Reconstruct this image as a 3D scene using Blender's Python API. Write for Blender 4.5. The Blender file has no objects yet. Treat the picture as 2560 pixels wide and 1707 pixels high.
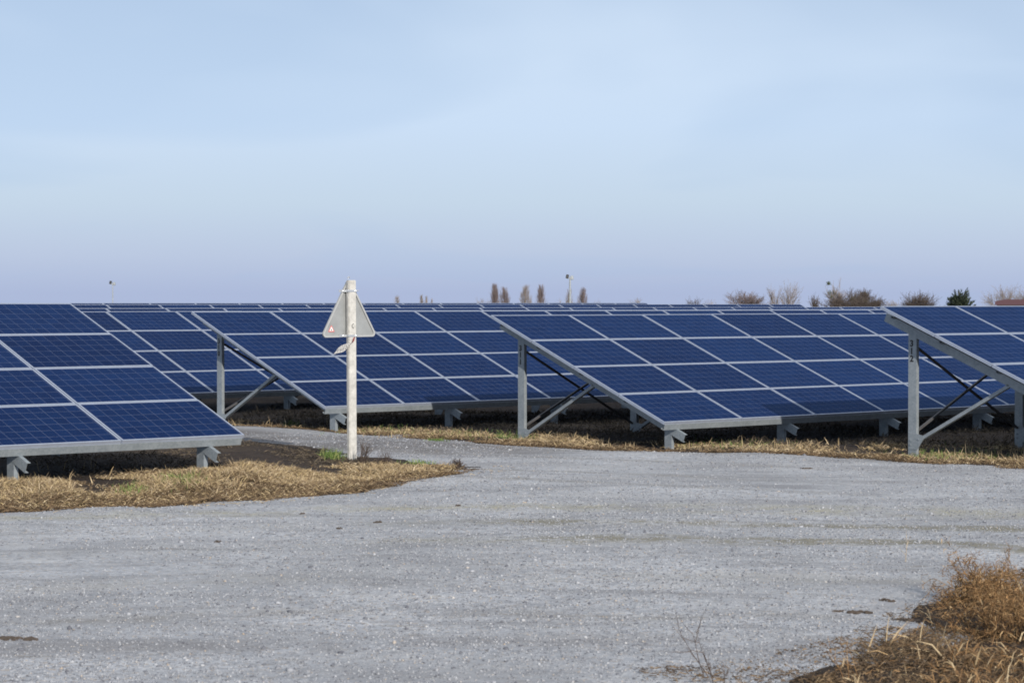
import bpy, bmesh, math, random
import numpy as np
from mathutils import Vector, Matrix
R = math.radians
rng = np.random.default_rng(7)
random.seed(7)
scene = bpy.context.scene
col = scene.collection

# ------------------------------------------------------------------ camera, sky, sun, exposure
EYE = 2.1
FPX = 5900.0                       # focal length in pixels of a 2560 wide frame
HORIZON = 757.0
PITCH = math.atan((853.5 - HORIZON) / FPX)
cd = bpy.data.cameras.new("camera")
cam = bpy.data.objects.new("camera", cd)
col.objects.link(cam)
cam.location = (0, 0, EYE)
cam.rotation_euler = (math.pi / 2 - PITCH, 0, 0)
cd.sensor_width = 36.0
cd.lens = FPX / 2560 * 36
cd.clip_start, cd.clip_end = 0.1, 30000
cd.dof.use_dof = True
cd.dof.focus_distance = 33
cd.dof.aperture_fstop = 7.1
scene.camera = cam

SUN_EL, SUN_AZ = R(22), R(180 - 20)      # azimuth clockwise from +Y
w = bpy.data.worlds.new("World")
scene.world = w
w.use_nodes = True
nt = w.node_tree
N, L = nt.nodes, nt.links
bg = N["Background"]
bg.inputs["Strength"].default_value = 0.09
tc = N.new("ShaderNodeTexCoord")
sep = N.new("ShaderNodeSeparateXYZ"); L.new(tc.outputs["Generated"], sep.inputs[0])
mx = N.new("ShaderNodeMath"); mx.operation = 'MAXIMUM'; mx.inputs[1].default_value = 0.004
L.new(sep.outputs["Z"], mx.inputs[0])
lift = N.new("ShaderNodeMath"); lift.operation = 'MULTIPLY_ADD'; lift.inputs[1].default_value = 0.9; lift.inputs[2].default_value = 0.20
L.new(mx.outputs[0], lift.inputs[0])
cmb = N.new("ShaderNodeCombineXYZ")
L.new(sep.outputs["X"], cmb.inputs["X"]); L.new(sep.outputs["Y"], cmb.inputs["Y"]); L.new(lift.outputs[0], cmb.inputs["Z"])
sky = N.new("ShaderNodeTexSky")
sky.sky_type = 'NISHITA'; sky.sun_disc = False
sky.sun_elevation, sky.sun_rotation = SUN_EL, SUN_AZ
sky.altitude = 0; sky.air_density = 1.0; sky.dust_density = 0.3; sky.ozone_density = 3.0
L.new(cmb.outputs[0], sky.inputs["Vector"])
# thin high veil: thicker towards the horizon, streaked sideways
cz = N.new("ShaderNodeMath"); cz.operation = 'ADD'; cz.inputs[1].default_value = 0.10
L.new(mx.outputs[0], cz.inputs[0])
dv = N.new("ShaderNodeVectorMath"); dv.operation = 'DIVIDE'
cb2 = N.new("ShaderNodeCombineXYZ")
for k in range(3): L.new(cz.outputs[0], cb2.inputs[k])
L.new(tc.outputs["Generated"], dv.inputs[0]); L.new(cb2.outputs[0], dv.inputs[1])
mp = N.new("ShaderNodeMapping"); mp.inputs["Rotation"].default_value = (0, 0, R(14)); mp.inputs["Scale"].default_value = (0.42, 0.30, 0.0); mp.inputs["Location"].default_value = (3.1, 1.7, 0)
L.new(dv.outputs[0], mp.inputs["Vector"])
ns = N.new("ShaderNodeTexNoise"); ns.inputs["Scale"].default_value = 1.3; ns.inputs["Detail"].default_value = 3.5; ns.inputs["Roughness"].default_value = 0.5; ns.inputs["Distortion"].default_value = 0.8
L.new(mp.outputs[0], ns.inputs["Vector"])
cr = N.new("ShaderNodeValToRGB"); cr.color_ramp.elements[0].position = 0.42; cr.color_ramp.elements[0].color = (.0, .0, .0, 1)
cr.color_ramp.elements[1].position = 0.68; cr.color_ramp.elements[1].color = (.55, .55, .55, 1)
L.new(ns.outputs["Fac"], cr.inputs["Fac"])
hz = N.new("ShaderNodeValToRGB")                    # how thick the veil is at each height above the horizon
for e, (p_, v_) in zip([hz.color_ramp.elements[0], hz.color_ramp.elements[1], hz.color_ramp.elements.new(.06), hz.color_ramp.elements.new(.13), hz.color_ramp.elements.new(.30)],
                       ((0.0, .95), (1.0, .0), (.06, .84), (.13, .62), (.26, .08))):
    e.position = p_; e.color = (v_, v_, v_, 1)
L.new(mx.outputs[0], hz.inputs["Fac"])
vcol = N.new("ShaderNodeValToRGB")                  # mauve low down, white blue higher
for e, (p_, c_) in zip([vcol.color_ramp.elements[0], vcol.color_ramp.elements[1], vcol.color_ramp.elements.new(.020), vcol.color_ramp.elements.new(.042), vcol.color_ramp.elements.new(.075)],
                       ((.004, (.420, .495, .70)), (.130, (.52, .70, .98)), (.020, (.500, .585, .755)), (.042, (.560, .680, .815)), (.075, (.600, .740, .925)))):
    e.position = p_; e.color = (*c_, 1)
L.new(mx.outputs[0], vcol.inputs["Fac"])
vb = N.new("ShaderNodeVectorMath"); vb.operation = 'SCALE'; vb.inputs["Scale"].default_value = 1.0 / 0.09 * 0.785
L.new(vcol.outputs["Color"], vb.inputs[0])
fa = N.new("ShaderNodeMath"); fa.operation = 'MAXIMUM'
L.new(hz.outputs["Color"], fa.inputs[0])
fm = N.new("ShaderNodeMath"); fm.operation = 'MULTIPLY'
hz2 = N.new("ShaderNodeValToRGB"); hz2.color_ramp.elements[0].color = (1, 1, 1, 1); hz2.color_ramp.elements[0].position = .15; hz2.color_ramp.elements[1].position = .45; hz2.color_ramp.elements[1].color = (.15, .15, .15, 1)
L.new(mx.outputs[0], hz2.inputs["Fac"])
L.new(cr.outputs["Color"], fm.inputs[0]); L.new(hz2.outputs["Color"], fm.inputs[1])
L.new(fm.outputs[0], fa.inputs[1])
fs = N.new("ShaderNodeMath"); fs.operation = 'MULTIPLY_ADD'; fs.inputs[1].default_value = .55
L.new(fm.outputs[0], fs.inputs[0]); L.new(fa.outputs[0], fs.inputs[2]); fs.use_clamp = True
mixc = N.new("ShaderNodeMix"); mixc.data_type = 'RGBA'
L.new(fs.outputs[0], mixc.inputs["Factor"])
L.new(sky.outputs["Color"], mixc.inputs["A"]); L.new(vb.outputs[0], mixc.inputs["B"])
L.new(mixc.outputs["Result"], bg.inputs["Color"])

sd = bpy.data.lights.new("sun", 'SUN')
sd.energy = 4.0; sd.angle = R(0.6); sd.color = (1.0, 0.92, 0.82)
sun = bpy.data.objects.new("sun", sd)
col.objects.link(sun)
to_sun = Vector((math.sin(SUN_AZ) * math.cos(SUN_EL), math.cos(SUN_AZ) * math.cos(SUN_EL), math.sin(SUN_EL)))
sun.rotation_euler = to_sun.to_track_quat('Z', 'Y').to_euler()

scene.view_settings.view_transform = 'Standard'
scene.view_settings.look = 'None'
scene.view_settings.exposure = 0.35
scene.view_settings.gamma = 1.0
scene.cycles.filter_width = 1.75

# ------------------------------------------------------------------ helpers
def tag(o, label=None, cat=None, group=None, kind=None):
    if label: o["label"] = label
    if cat: o["category"] = cat
    if group: o["group"] = group
    if kind: o["kind"] = kind
    return o

def empty(name, loc, rz=0.0):
    o = bpy.data.objects.new(name, None)
    o.empty_display_size = 0.2
    o.location = loc; o.rotation_euler = (0, 0, rz)
    col.objects.link(o)
    return o

def link(name, me, parent=None, loc=(0, 0, 0), rot=(0, 0, 0)):
    o = bpy.data.objects.new(name, me)
    o.location = loc; o.rotation_euler = rot
    col.objects.link(o)
    if parent: o.parent = parent
    return o

def mesh_bm(name, bm, *mats, smooth=False):
    me = bpy.data.meshes.new(name)
    bmesh.ops.recalc_face_normals(bm, faces=bm.faces)
    bm.to_mesh(me); bm.free()
    for m in mats: me.materials.append(m)
    if smooth:
        for p in me.polygons: p.use_smooth = True
    return me

def mesh_np(name, verts, faces_list, *mats, smooth=False):
    """verts (n,3); faces_list: list of int arrays (m,k)"""
    me = bpy.data.meshes.new(name)
    verts = np.asarray(verts, np.float32)
    me.vertices.add(len(verts)); me.vertices.foreach_set("co", verts.ravel())
    loops = np.concatenate([f.ravel() for f in faces_list]).astype(np.int32)
    tot = np.concatenate([np.full(len(f), f.shape[1]) for f in faces_list]).astype(np.int32)
    start = np.concatenate([[0], np.cumsum(tot)[:-1]]).astype(np.int32)
    me.loops.add(len(loops)); me.loops.foreach_set("vertex_index", loops)
    me.polygons.add(len(tot)); me.polygons.foreach_set("loop_start", start); me.polygons.foreach_set("loop_total", tot)
    if smooth: me.polygons.foreach_set("use_smooth", np.ones(len(tot), bool))
    me.update(calc_edges=True); me.validate()
    for m in mats: me.materials.append(m)
    return me

def box(bm, x0, x1, y0, y1, z0, z1, mi=0):
    v = [bm.verts.new(p) for p in ((x0,y0,z0),(x1,y0,z0),(x1,y1,z0),(x0,y1,z0),(x0,y0,z1),(x1,y0,z1),(x1,y1,z1),(x0,y1,z1))]
    for f in ((0,3,2,1),(4,5,6,7),(0,1,5,4),(1,2,6,5),(2,3,7,6),(3,0,4,7)):
        bm.faces.new([v[i] for i in f]).material_index = mi
    return v

def prism(bm, pts, vec):
    """closed polygon pts (3-D) swept by vec"""
    a = [bm.verts.new(p) for p in pts]
    b = [bm.verts.new(Vector(p) + Vector(vec)) for p in pts]
    n = len(a)
    bm.faces.new(a[::-1]); bm.faces.new(b)
    for i in range(n):
        bm.faces.new((a[i], a[(i + 1) % n], b[(i + 1) % n], b[i]))
    return a, b

def bar(bm, p, q, wdt, hgt, up=(0, 0, 1)):
    p, q = Vector(p), Vector(q)
    d = (q - p).normalized(); s = d.cross(Vector(up)).normalized(); t = s.cross(d)
    pts = [p + s * (a * wdt / 2) + t * (b * hgt / 2) for a, b in ((-1, -1), (1, -1), (1, 1), (-1, 1))]
    prism(bm, pts, q - p)

def tube(bm, pts, r, n=8):
    pts = [Vector(p) for p in pts]
    rings = []
    for i, p in enumerate(pts):
        d = (pts[min(i + 1, len(pts) - 1)] - pts[max(i - 1, 0)]).normalized()
        s = d.cross(Vector((0.3, 0.9, 0.2))).normalized(); t = d.cross(s)
        rr = r[i] if hasattr(r, '__len__') else r
        rings.append([bm.verts.new(p + (s * math.cos(a) + t * math.sin(a)) * rr) for a in [2 * math.pi * k / n for k in range(n)]])
    for a, b in zip(rings, rings[1:]):
        for k in range(n): bm.faces.new((a[k], a[(k + 1) % n], b[(k + 1) % n], b[k]))
    bm.faces.new(rings[0][::-1]); bm.faces.new(rings[-1])

def ground_at(px, py, z=0.0):
    """where a point seen in the photograph lies on the ground"""
    v = Vector(((px - 1280) / FPX, 1.0, -(py - 853.5) / FPX))
    c, s = math.cos(PITCH), math.sin(PITCH)
    d = Vector((v.x, v.y * c + v.z * s, -v.y * s + v.z * c))
    t = (z - EYE) / d.z
    return Vector((d.x * t, d.y * t, z))

class Waves:
    """smooth pseudo-noise for ground shapes"""
    def __init__(s, seed, lo, hi, n=24):
        r = np.random.default_rng(seed)
        k = np.exp(r.uniform(np.log(lo), np.log(hi), n)); a = r.uniform(0, 2 * np.pi, n)
        s.kx, s.ky, s.p = k * np.cos(a), k * np.sin(a), r.uniform(0, 6.28, n)
        s.amp = (1 / k) ** 0.5; s.amp /= np.sqrt((s.amp ** 2).sum() / 2)
    def __call__(s, x, y):
        out = np.zeros(np.broadcast(x, y).shape)
        for kx, ky, p, a in zip(s.kx, s.ky, s.p, s.amp): out += a * np.sin(kx * x + ky * y + p)
        return out

def sdist(poly, X, Y):
    """signed distance to a polygon, positive inside"""
    P = np.asarray(poly, float); n = len(P)
    d = np.full(X.shape, 1e9); inside = np.zeros(X.shape, bool)
    for i in range(n):
        a, b = P[i], P[(i + 1) % n]
        e = b - a
        t = np.clip(((X - a[0]) * e[0] + (Y - a[1]) * e[1]) / (e @ e), 0, 1)
        d = np.minimum(d, np.hypot(X - a[0] - t * e[0], Y - a[1] - t * e[1]))
        c = (a[1] > Y) != (b[1] > Y)
        with np.errstate(divide='ignore', invalid='ignore'):
            xi = a[0] + (Y - a[1]) * e[0] / e[1] if e[1] != 0 else np.zeros_like(Y)
        inside ^= c & (X < xi)
    return np.where(inside, d, -d)

# ------------------------------------------------------------------ materials
def new_mat(name):
    m = bpy.data.materials.new(name); m.use_nodes = True
    return m, m.node_tree.nodes, m.node_tree.links, m.node_tree.nodes["Principled BSDF"]

def nmath(N, L, op, a, b=None, c=None):
    n = N.new("ShaderNodeMath"); n.operation = op
    for i, v in enumerate((a, b, c)):
        if v is None: continue
        if isinstance(v, (int, float)): n.inputs[i].default_value = v
        else: L.new(v, n.inputs[i])
    return n.outputs[0]

def nmix(N, L, f, a, b, blend='MIX'):
    n = N.new("ShaderNodeMix"); n.data_type = 'RGBA'; n.blend_type = blend
    for k, v in (("Factor", f), ("A", a), ("B", b)):
        if isinstance(v, (int, float)): n.inputs[k].default_value = v
        elif isinstance(v, tuple): n.inputs[k].default_value = (*v, 1)
        else: L.new(v, n.inputs[k])
    return n.outputs["Result"]

def nramp(N, L, f, stops):
    n = N.new("ShaderNodeValToRGB"); e = n.color_ramp.elements
    while len(e) < len(stops): e.new(0.5)
    for el, (p, c) in zip(e, stops):
        el.position = p; el.color = (*c, 1) if isinstance(c, tuple) else (c, c, c, 1)
    L.new(f, n.inputs["Fac"])
    return n.outputs["Color"]

def nnoise(N, L, vec, scale, detail=4, rough=0.5, dist=0.0):
    n = N.new("ShaderNodeTexNoise"); n.inputs["Scale"].default_value = scale; n.inputs["Detail"].default_value = detail
    n.inputs["Roughness"].default_value = rough; n.inputs["Distortion"].default_value = dist
    if vec is not None: L.new(vec, n.inputs["Vector"])
    return n.outputs["Fac"]

def nbump(N, L, b, h, strength, dist):
    n = N.new("ShaderNodeBump"); n.inputs["Strength"].default_value = strength; n.inputs["Distance"].default_value = dist
    L.new(h, n.inputs["Height"]); L.new(n.outputs[0], b.inputs["Normal"])

def plain(name, c, rough=0.6, metal=0.0, var=0.25, scale=14, bump=0.0):
    m, N, L, b = new_mat(name)
    t = N.new("ShaderNodeTexCoord")
    f = nnoise(N, L, t.outputs["Object"], scale, 6, 0.6)
    L.new(nramp(N, L, f, [(0.3, tuple(x * (1 - var) for x in c)), (0.7, tuple(min(1, x * (1 + var)) for x in c))]), b.inputs["Base Color"])
    b.inputs["Roughness"].default_value = rough; b.inputs["Metallic"].default_value = metal
    if bump: nbump(N, L, b, f, bump, 0.01)
    return m

def island(name, stops, rough=0.85, translucent=0.0):
    """loose pieces each with a shade of their own"""
    m, N, L, b = new_mat(name)
    g = N.new("ShaderNodeNewGeometry")
    L.new(nramp(N, L, g.outputs["Random Per Island"], stops), b.inputs["Base Color"])
    b.inputs["Roughness"].default_value = rough
    b.inputs["Specular IOR Level"].default_value = 0.25
    return m

M_alu = plain("anodised_aluminium", (.42, .47, .57), 0.42, 0.55, 0.08, 9)
def steel():
    m, N, L, b = new_mat("galvanised_steel")
    t = N.new("ShaderNodeTexCoord")
    v = N.new("ShaderNodeTexVoronoi"); v.inputs["Scale"].default_value = 45
    L.new(t.outputs["Object"], v.inputs["Vector"])
    f = nnoise(N, L, t.outputs["Object"], 5, 6, 0.65)
    a = nramp(N, L, f, [(0.3, (.215, .255, .285)), (0.72, (.305, .350, .385))])
    bw = N.new("ShaderNodeRGBToBW"); L.new(v.outputs["Color"], bw.inputs[0])
    L.new(nmix(N, L, 0.14, a, nramp(N, L, bw.outputs[0], [(0.2, .16), (0.8, .55)])), b.inputs["Base Color"])
    b.inputs["Metallic"].default_value = 0.35; b.inputs["Roughness"].default_value = 0.5
    return m
M_steel = steel()
M_rod = plain("dark_steel", (.09, .09, .095), 0.55, 0.3, 0.2)
M_black = plain("black_paint", (.012, .012, .013), 0.6)
M_box = plain("dark_plastic", (.03, .03, .032), 0.5)

def cells():
    m, N, L, b = new_mat("solar_cells")
    t = N.new("ShaderNodeTexCoord")
    s = N.new("ShaderNodeSeparateXYZ"); L.new(t.outputs["Object"], s.inputs[0])
    px, py = 0.1585, 0.1552
    x = nmath(N, L, 'DIVIDE', nmath(N, L, 'SUBTRACT', s.outputs["X"], 0.0325), px)
    y = nmath(N, L, 'DIVIDE', nmath(N, L, 'SUBTRACT', s.outputs["Y"], 0.021), py)
    def line(v, half):      # 1 close to whole numbers
        d = nmath(N, L, 'ABSOLUTE', nmath(N, L, 'SUBTRACT', nmath(N, L, 'FRACT', nmath(N, L, 'ADD', v, 0.5)), 0.5))
        return nmath(N, L, 'LESS_THAN', d, half)
    lx = line(x, 0.016); ly = line(y, 0.017)
    gap = nmath(N, L, 'MAXIMUM', lx, ly)
    bus = line(nmath(N, L, 'ADD', nmath(N, L, 'MULTIPLY', y, 3.0), 0.5), 0.018)
    # blue multicrystalline cell: crystal grain, each cell a shade of its own, each panel another
    cellid = N.new("ShaderNodeCombineXYZ")
    L.new(nmath(N, L, 'FLOOR', x), cellid.inputs[0]); L.new(nmath(N, L, 'FLOOR', y), cellid.inputs[1])
    oi = N.new("ShaderNodeObjectInfo"); L.new(nmath(N, L, 'MULTIPLY', oi.outputs["Random"], 37.0), cellid.inputs[2])
    wn = N.new("ShaderNodeTexWhiteNoise"); L.new(cellid.outputs[0], wn.inputs["Vector"])
    vo = N.new("ShaderNodeTexVoronoi"); vo.inputs["Scale"].default_value = 40; L.new(t.outputs["Object"], vo.inputs["Vector"])
    bw = N.new("ShaderNodeRGBToBW"); L.new(vo.outputs["Color"], bw.inputs[0])
    shade = nmath(N, L, 'ADD', nmath(N, L, 'MULTIPLY', wn.outputs["Value"], 0.30), nmath(N, L, 'MULTIPLY', bw.outputs[0], 0.35))
    shade = nmath(N, L, 'ADD', shade, nmath(N, L, 'MULTIPLY', oi.outputs["Random"], 0.45))
    c = nramp(N, L, shade, [(0.05, CELL_A), (0.95, CELL_B)])
    c = nmix(N, L, nmath(N, L, 'MULTIPLY', bus, 0.10), c, (.24, .29, .42))
    c = nmix(N, L, nmath(N, L, 'MULTIPLY', gap, 0.21), c, (.32, .37, .50))
    # thin film of dust on the glass
    du = nnoise(N, L, t.outputs["Object"], 2.5, 5, 0.6)
    c = nmix(N, L, nmath(N, L, 'MULTIPLY', du, 0.004), c, (.42, .40, .36))
    L.new(c, b.inputs["Base Color"])
    b.inputs["Roughness"].default_value = 0.6; b.inputs["Specular IOR Level"].default_value = 0.0
    gl = N.new("ShaderNodeBsdfGlossy"); gl.inputs["Color"].default_value = (.42, .62, 1.0, 1); gl.inputs["Roughness"].default_value = 0.13
    fr = N.new("ShaderNodeFresnel"); fr.inputs["IOR"].default_value = 1.12
    ms = N.new("ShaderNodeMixShader"); out = N["Material Output"]
    L.new(fr.outputs[0], ms.inputs[0]); L.new(b.outputs[0], ms.inputs[1]); L.new(gl.outputs[0], ms.inputs[2]); L.new(ms.outputs[0], out.inputs["Surface"])
    return m
CELL_A, CELL_B = (.002, .007, .036), (.0048, .018, .072)
M_cells = cells()

def gravel_mat():
    m, N, L, b = new_mat("crushed_gravel")
    t = N.new("ShaderNodeTexCoord"); o = t.outputs["Object"]
    v1 = N.new("ShaderNodeTexVoronoi"); v1.inputs["Scale"].default_value = 42; L.new(o, v1.inputs["Vector"])
    v2 = N.new("ShaderNodeTexVoronoi"); v2.inputs["Scale"].default_value = 17; L.new(o, v2.inputs["Vector"])
    b1 = N.new("ShaderNodeRGBToBW"); L.new(v1.outputs["Color"], b1.inputs[0])
    b2 = N.new("ShaderNodeRGBToBW"); L.new(v2.outputs["Color"], b2.inputs[0])
    st = nmath(N, L, 'ADD', nmath(N, L, 'MULTIPLY', b1.outputs[0], 0.6), nmath(N, L, 'MULTIPLY', b2.outputs[0], 0.4))
    c = nramp(N, L, st, [(0.18, (.175, .185, .205)), (0.42, (.325, .345, .38)), (0.62, (.385, .405, .44)), (0.86, (.55, .565, .585))])
    # now and then a tan or rusty stone
    hs = N.new("ShaderNodeSeparateColor"); L.new(v1.outputs["Color"], hs.inputs[0])
    c = nmix(N, L, nmath(N, L, 'MULTIPLY', nmath(N, L, 'GREATER_THAN', hs.outputs[0], 0.93), 0.55), c, (.36, .27, .17))
    # fines pressed between the stones, large pale and dull drifts
    big = nnoise(N, L, o, 0.45, 6, 0.62, 0.4)
    c = nmix(N, L, nramp(N, L, big, [(0.36, .75), (0.62, 0.0)]), c, (.235, .245, .265))
    mid = nnoise(N, L, o, 2.2, 5, 0.6)
    c = nmix(N, L, nramp(N, L, mid, [(0.50, 0.0), (0.72, 0.38)]), c, (.42, .435, .455))
    mps = N.new("ShaderNodeMapping"); mps.inputs["Scale"].default_value = (0.55, 1.9, 1); mps.inputs["Rotation"].default_value = (0, 0, R(6)); L.new(o, mps.inputs["Vector"])
    stk = nnoise(N, L, mps.outputs[0], 0.9, 7, 0.66, 0.5)
    c = nmix(N, L, nramp(N, L, stk, [(0.33, .85), (0.50, 0.0)]), c, (.205, .21, .225))
    c = nmix(N, L, nramp(N, L, stk, [(0.55, 0.0), (0.72, .5)]), c, (.44, .445, .45))
    sm = nnoise(N, L, mps.outputs[0], 3.4, 5, 0.6, 0.3)
    c = nmix(N, L, nramp(N, L, sm, [(0.62, 0.0), (0.70, .55)]), c, (.17, .155, .135))
    # wheel tracks: bands of brown-green fines that bend round the corner
    s = N.new("ShaderNodeSeparateXYZ"); L.new(o, s.inputs[0])
    wob = nmath(N, L, 'MULTIPLY', nmath(N, L, 'SUBTRACT', nnoise(N, L, o, 0.5, 3), 0.5), 1.1)
    xx = nmath(N, L, 'SUBTRACT', s.outputs["X"], 0.8)
    yy = nmath(N, L, 'ADD', nmath(N, L, 'ADD', s.outputs["Y"], nmath(N, L, 'MULTIPLY', nmath(N, L, 'MULTIPLY', xx, xx), 0.040)), wob)
    brk = nnoise(N, L, o, 1.1, 6, 0.72)
    brk2 = nnoise(N, L, o, 9, 3, 0.7)
    keep = nmath(N, L, 'MULTIPLY', nramp(N, L, brk, [(0.40, 0.0), (0.58, 1.0)]), nramp(N, L, brk2, [(0.34, 0.35), (0.55, 1.0)]))
    side = nmath(N, L, 'MAXIMUM', 0.12, nmath(N, L, 'MINIMUM', 1.0, nmath(N, L, 'MULTIPLY', nmath(N, L, 'ADD', s.outputs["X"], 2.0), 0.28)))
    for y0, hw, k, cc in ((20.25, 0.48, 1.2, (.175, .165, .125)), (22.05, 0.44, 1.15, (.175, .165, .125)), (23.6, 0.6, .45, (.30, .28, .18)), (27.6, 0.6, .30, (.24, .24, .25)), (29.8, 0.7, .30, (.23, .23, .24)), (14.3, 0.5, .55, (.19, .19, .20)), (15.6, 0.35, .5, (.19, .185, .18)), (17.6, 0.6, .35, (.26, .255, .24))):
        d = nmath(N, L, 'DIVIDE', nmath(N, L, 'ABSOLUTE', nmath(N, L, 'SUBTRACT', yy, y0)), hw)
        f = nmath(N, L, 'MULTIPLY', nmath(N, L, 'SUBTRACT', 1.0, nmath(N, L, 'MINIMUM', d, 1.0)), nmath(N, L, 'MULTIPLY', nmath(N, L, 'MULTIPLY', keep, side) if y0 in (20.25, 22.05) else keep, k * 1.8))
        c = nmix(N, L, nmath(N, L, 'MINIMUM', f, 0.9), c, cc)
    # wheel marks that swing round the bend into the side track
    dm0 = nmath(N, L, 'ADD', nmath(N, L, 'ADD', s.outputs["Y"], nmath(N, L, 'MULTIPLY', s.outputs["X"], 0.62)), nmath(N, L, 'MULTIPLY', wob, 0.5))
    fade = nmath(N, L, 'MAXIMUM', 0.0, nmath(N, L, 'MINIMUM', 1.0, nmath(N, L, 'MULTIPLY', nmath(N, L, 'SUBTRACT', 5.0, s.outputs["X"]), 0.25)))
    for d0, hw in ((33.7, .32), (31.7, .30), (29.0, .28), (27.3, .28)):
        d = nmath(N, L, 'DIVIDE', nmath(N, L, 'ABSOLUTE', nmath(N, L, 'SUBTRACT', dm0, d0)), hw)
        f = nmath(N, L, 'MULTIPLY', nmath(N, L, 'SUBTRACT', 1.0, nmath(N, L, 'MINIMUM', d, 1.0)), nmath(N, L, 'MULTIPLY', nmath(N, L, 'MULTIPLY', nramp(N, L, brk, [(0.34, .2), (0.55, 1.0)]), fade), .75))
        c = nmix(N, L, f, c, (.185, .18, .17))
    # damp muddy stretch of the side track
    dm = nmath(N, L, 'MULTIPLY', nmath(N, L, 'SUBTRACT', s.outputs["Y"], nmath(N, L, 'MULTIPLY', s.outputs["X"], -0.62)), 1.0)
    f = nmath(N, L, 'SUBTRACT', 1.0, nmath(N, L, 'MINIMUM', nmath(N, L, 'DIVIDE', nmath(N, L, 'ABSOLUTE', nmath(N, L, 'SUBTRACT', nmath(N, L, 'ADD', dm, wob), 33.4)), 2.6), 1.0))
    f = nmath(N, L, 'MULTIPLY', f, nmath(N, L, 'MAXIMUM', 0.0, nmath(N, L, 'MINIMUM', 1.0, nmath(N, L, 'MULTIPLY', nmath(N, L, 'SUBTRACT', 1.2, nmath(N, L, 'ADD', s.outputs["X"], wob)), 0.4))))
    f = nmath(N, L, 'MULTIPLY', nmath(N, L, 'MINIMUM', nmath(N, L, 'MULTIPLY', f, 2.2), 1.0), nramp(N, L, brk, [(0.33, .35), (0.55, .95)]))
    c = nmix(N, L, f, c, (.13, .125, .125))
    L.new(c, b.inputs["Base Color"])
    b.inputs["Roughness"].default_value = 0.9; b.inputs["Specular IOR Level"].default_value = 0.3
    h = nmath(N, L, 'MULTIPLY', v1.outputs["Distance"], -1.0)
    nbump(N, L, b, h, 0.35, 0.015)
    return m
M_gravel = gravel_mat()
M_stone = island("loose_stones", [(0.0, (.10, .105, .125)), (0.4, (.22, .23, .255)), (0.85, (.35, .365, .395)), (0.95, (.40, .412, .43)), (0.985, (.34, .28, .22)), (1.0, (.42, .41, .40))], 0.85)

def soil_mat():
    m, N, L, b = new_mat("soil_and_dead_grass")
    t = N.new("ShaderNodeTexCoord"); o = t.outputs["Object"]
    a = nnoise(N, L, o, 0.5, 6, 0.6, 0.3)
    f = nnoise(N, L, o, 9, 6, 0.7)
    c1 = nramp(N, L, f, [(0.3, (.026, .020, .017)), (0.7, (.066, .051, .042))])
    c2 = nramp(N, L, f, [(0.3, (.075, .056, .036)), (0.7, (.16, .125, .082))])
    c = nmix(N, L, nramp(N, L, a, [(0.50, 0.0), (0.70, 0.55)]), c1, c2)
    L.new(c, b.inputs["Base Color"]); b.inputs["Roughness"].default_value = 0.95; b.inputs["Specular IOR Level"].default_value = 0.15
    nbump(N, L, b, nnoise(N, L, o, 16, 6, 0.7), 0.9, 0.05)
    return m
M_soil = soil_mat()

M_straw = island("dry_straw", [(0.0, (.13, .09, .055)), (0.3, (.27, .20, .125)), (0.7, (.42, .325, .17)), (1.0, (.58, .48, .34))])
M_litter = island("brown_litter", [(0.0, (.045, .032, .022)), (0.5, (.11, .075, .045)), (1.0, (.22, .155, .09))])
M_dull_shade = island("shade_darkened_dead_grass", [(0.0, (.030, .025, .019)), (0.5, (.065, .052, .038)), (1.0, (.15, .12, .085))])  # dead grass colour lowered to deepen the shade under the tables
M_green = island("green_grass", [(0.0, (.05, .10, .02)), (0.6, (.12, .20, .05)), (1.0, (.30, .31, .12))])
M_rust = island("rusty_dry_stems", [(0.0, (.05, .03, .016)), (0.35, (.16, .09, .04)), (0.8, (.30, .18, .082)), (1.0, (.44, .31, .165))])
M_stalk = island("pale_stalks", [(0.0, (.28, .21, .12)), (1.0, (.52, .42, .27))])
M_darkweed = island("dark_dead_weed", [(0.0, (.035, .027, .024)), (1.0, (.13, .095, .075))])
M_twig = island("hazed_bare_twigs", [(0.0, (.12, .098, .10)), (1.0, (.235, .19, .185))])  # greyed and lightened: distance haze is put into the twig colour
M_twig2 = island("pale_hazed_twigs", [(0.0, (.19, .165, .155)), (1.0, (.30, .265, .25))])  # paler twigs, with the fading of far trees in haze painted in
M_twig3 = island("dark_twigs", [(0.0, (.055, .045, .042)), (1.0, (.13, .105, .09))])
M_needle = island("evergreen_leaves", [(0.0, (.012, .02, .014)), (0.6, (.036, .052, .034)), (1.0, (.075, .09, .055))])
M_mistle = island("mistletoe_leaves", [(0.0, (.035, .05, .012)), (1.0, (.10, .11, .03))])
M_bark = plain("bark", (.11, .09, .08), 0.9)
M_conc = plain("whitewashed_concrete", (.455, .45, .425), 0.8, 0, 0.24, 13, 0.6)
M_signback = plain("grey_sheet_metal", (.275, .29, .295), 0.5, 0.15, 0.13, 6)
M_rim = plain("folded_sheet_rim", (.38, .39, .39), 0.5, 0.15, 0.06, 9)
M_zinc = plain("zinc_clamp", (.62, .64, .66), 0.35, 0.7, 0.15)
M_red = plain("red_ink", (.50, .13, .13), 0.6)
M_white = plain("white_ink", (.75, .74, .72), 0.6)
M_film = plain("torn_white_film", (.66, .65, .63), 0.45, 0, 0.2, 30)
M_roof = plain("red_roof_sheet", (.075, .024, .026), 0.6, 0, 0.25)
M_wall = plain("cream_render", (.50, .38, .24), 0.9)

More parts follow.
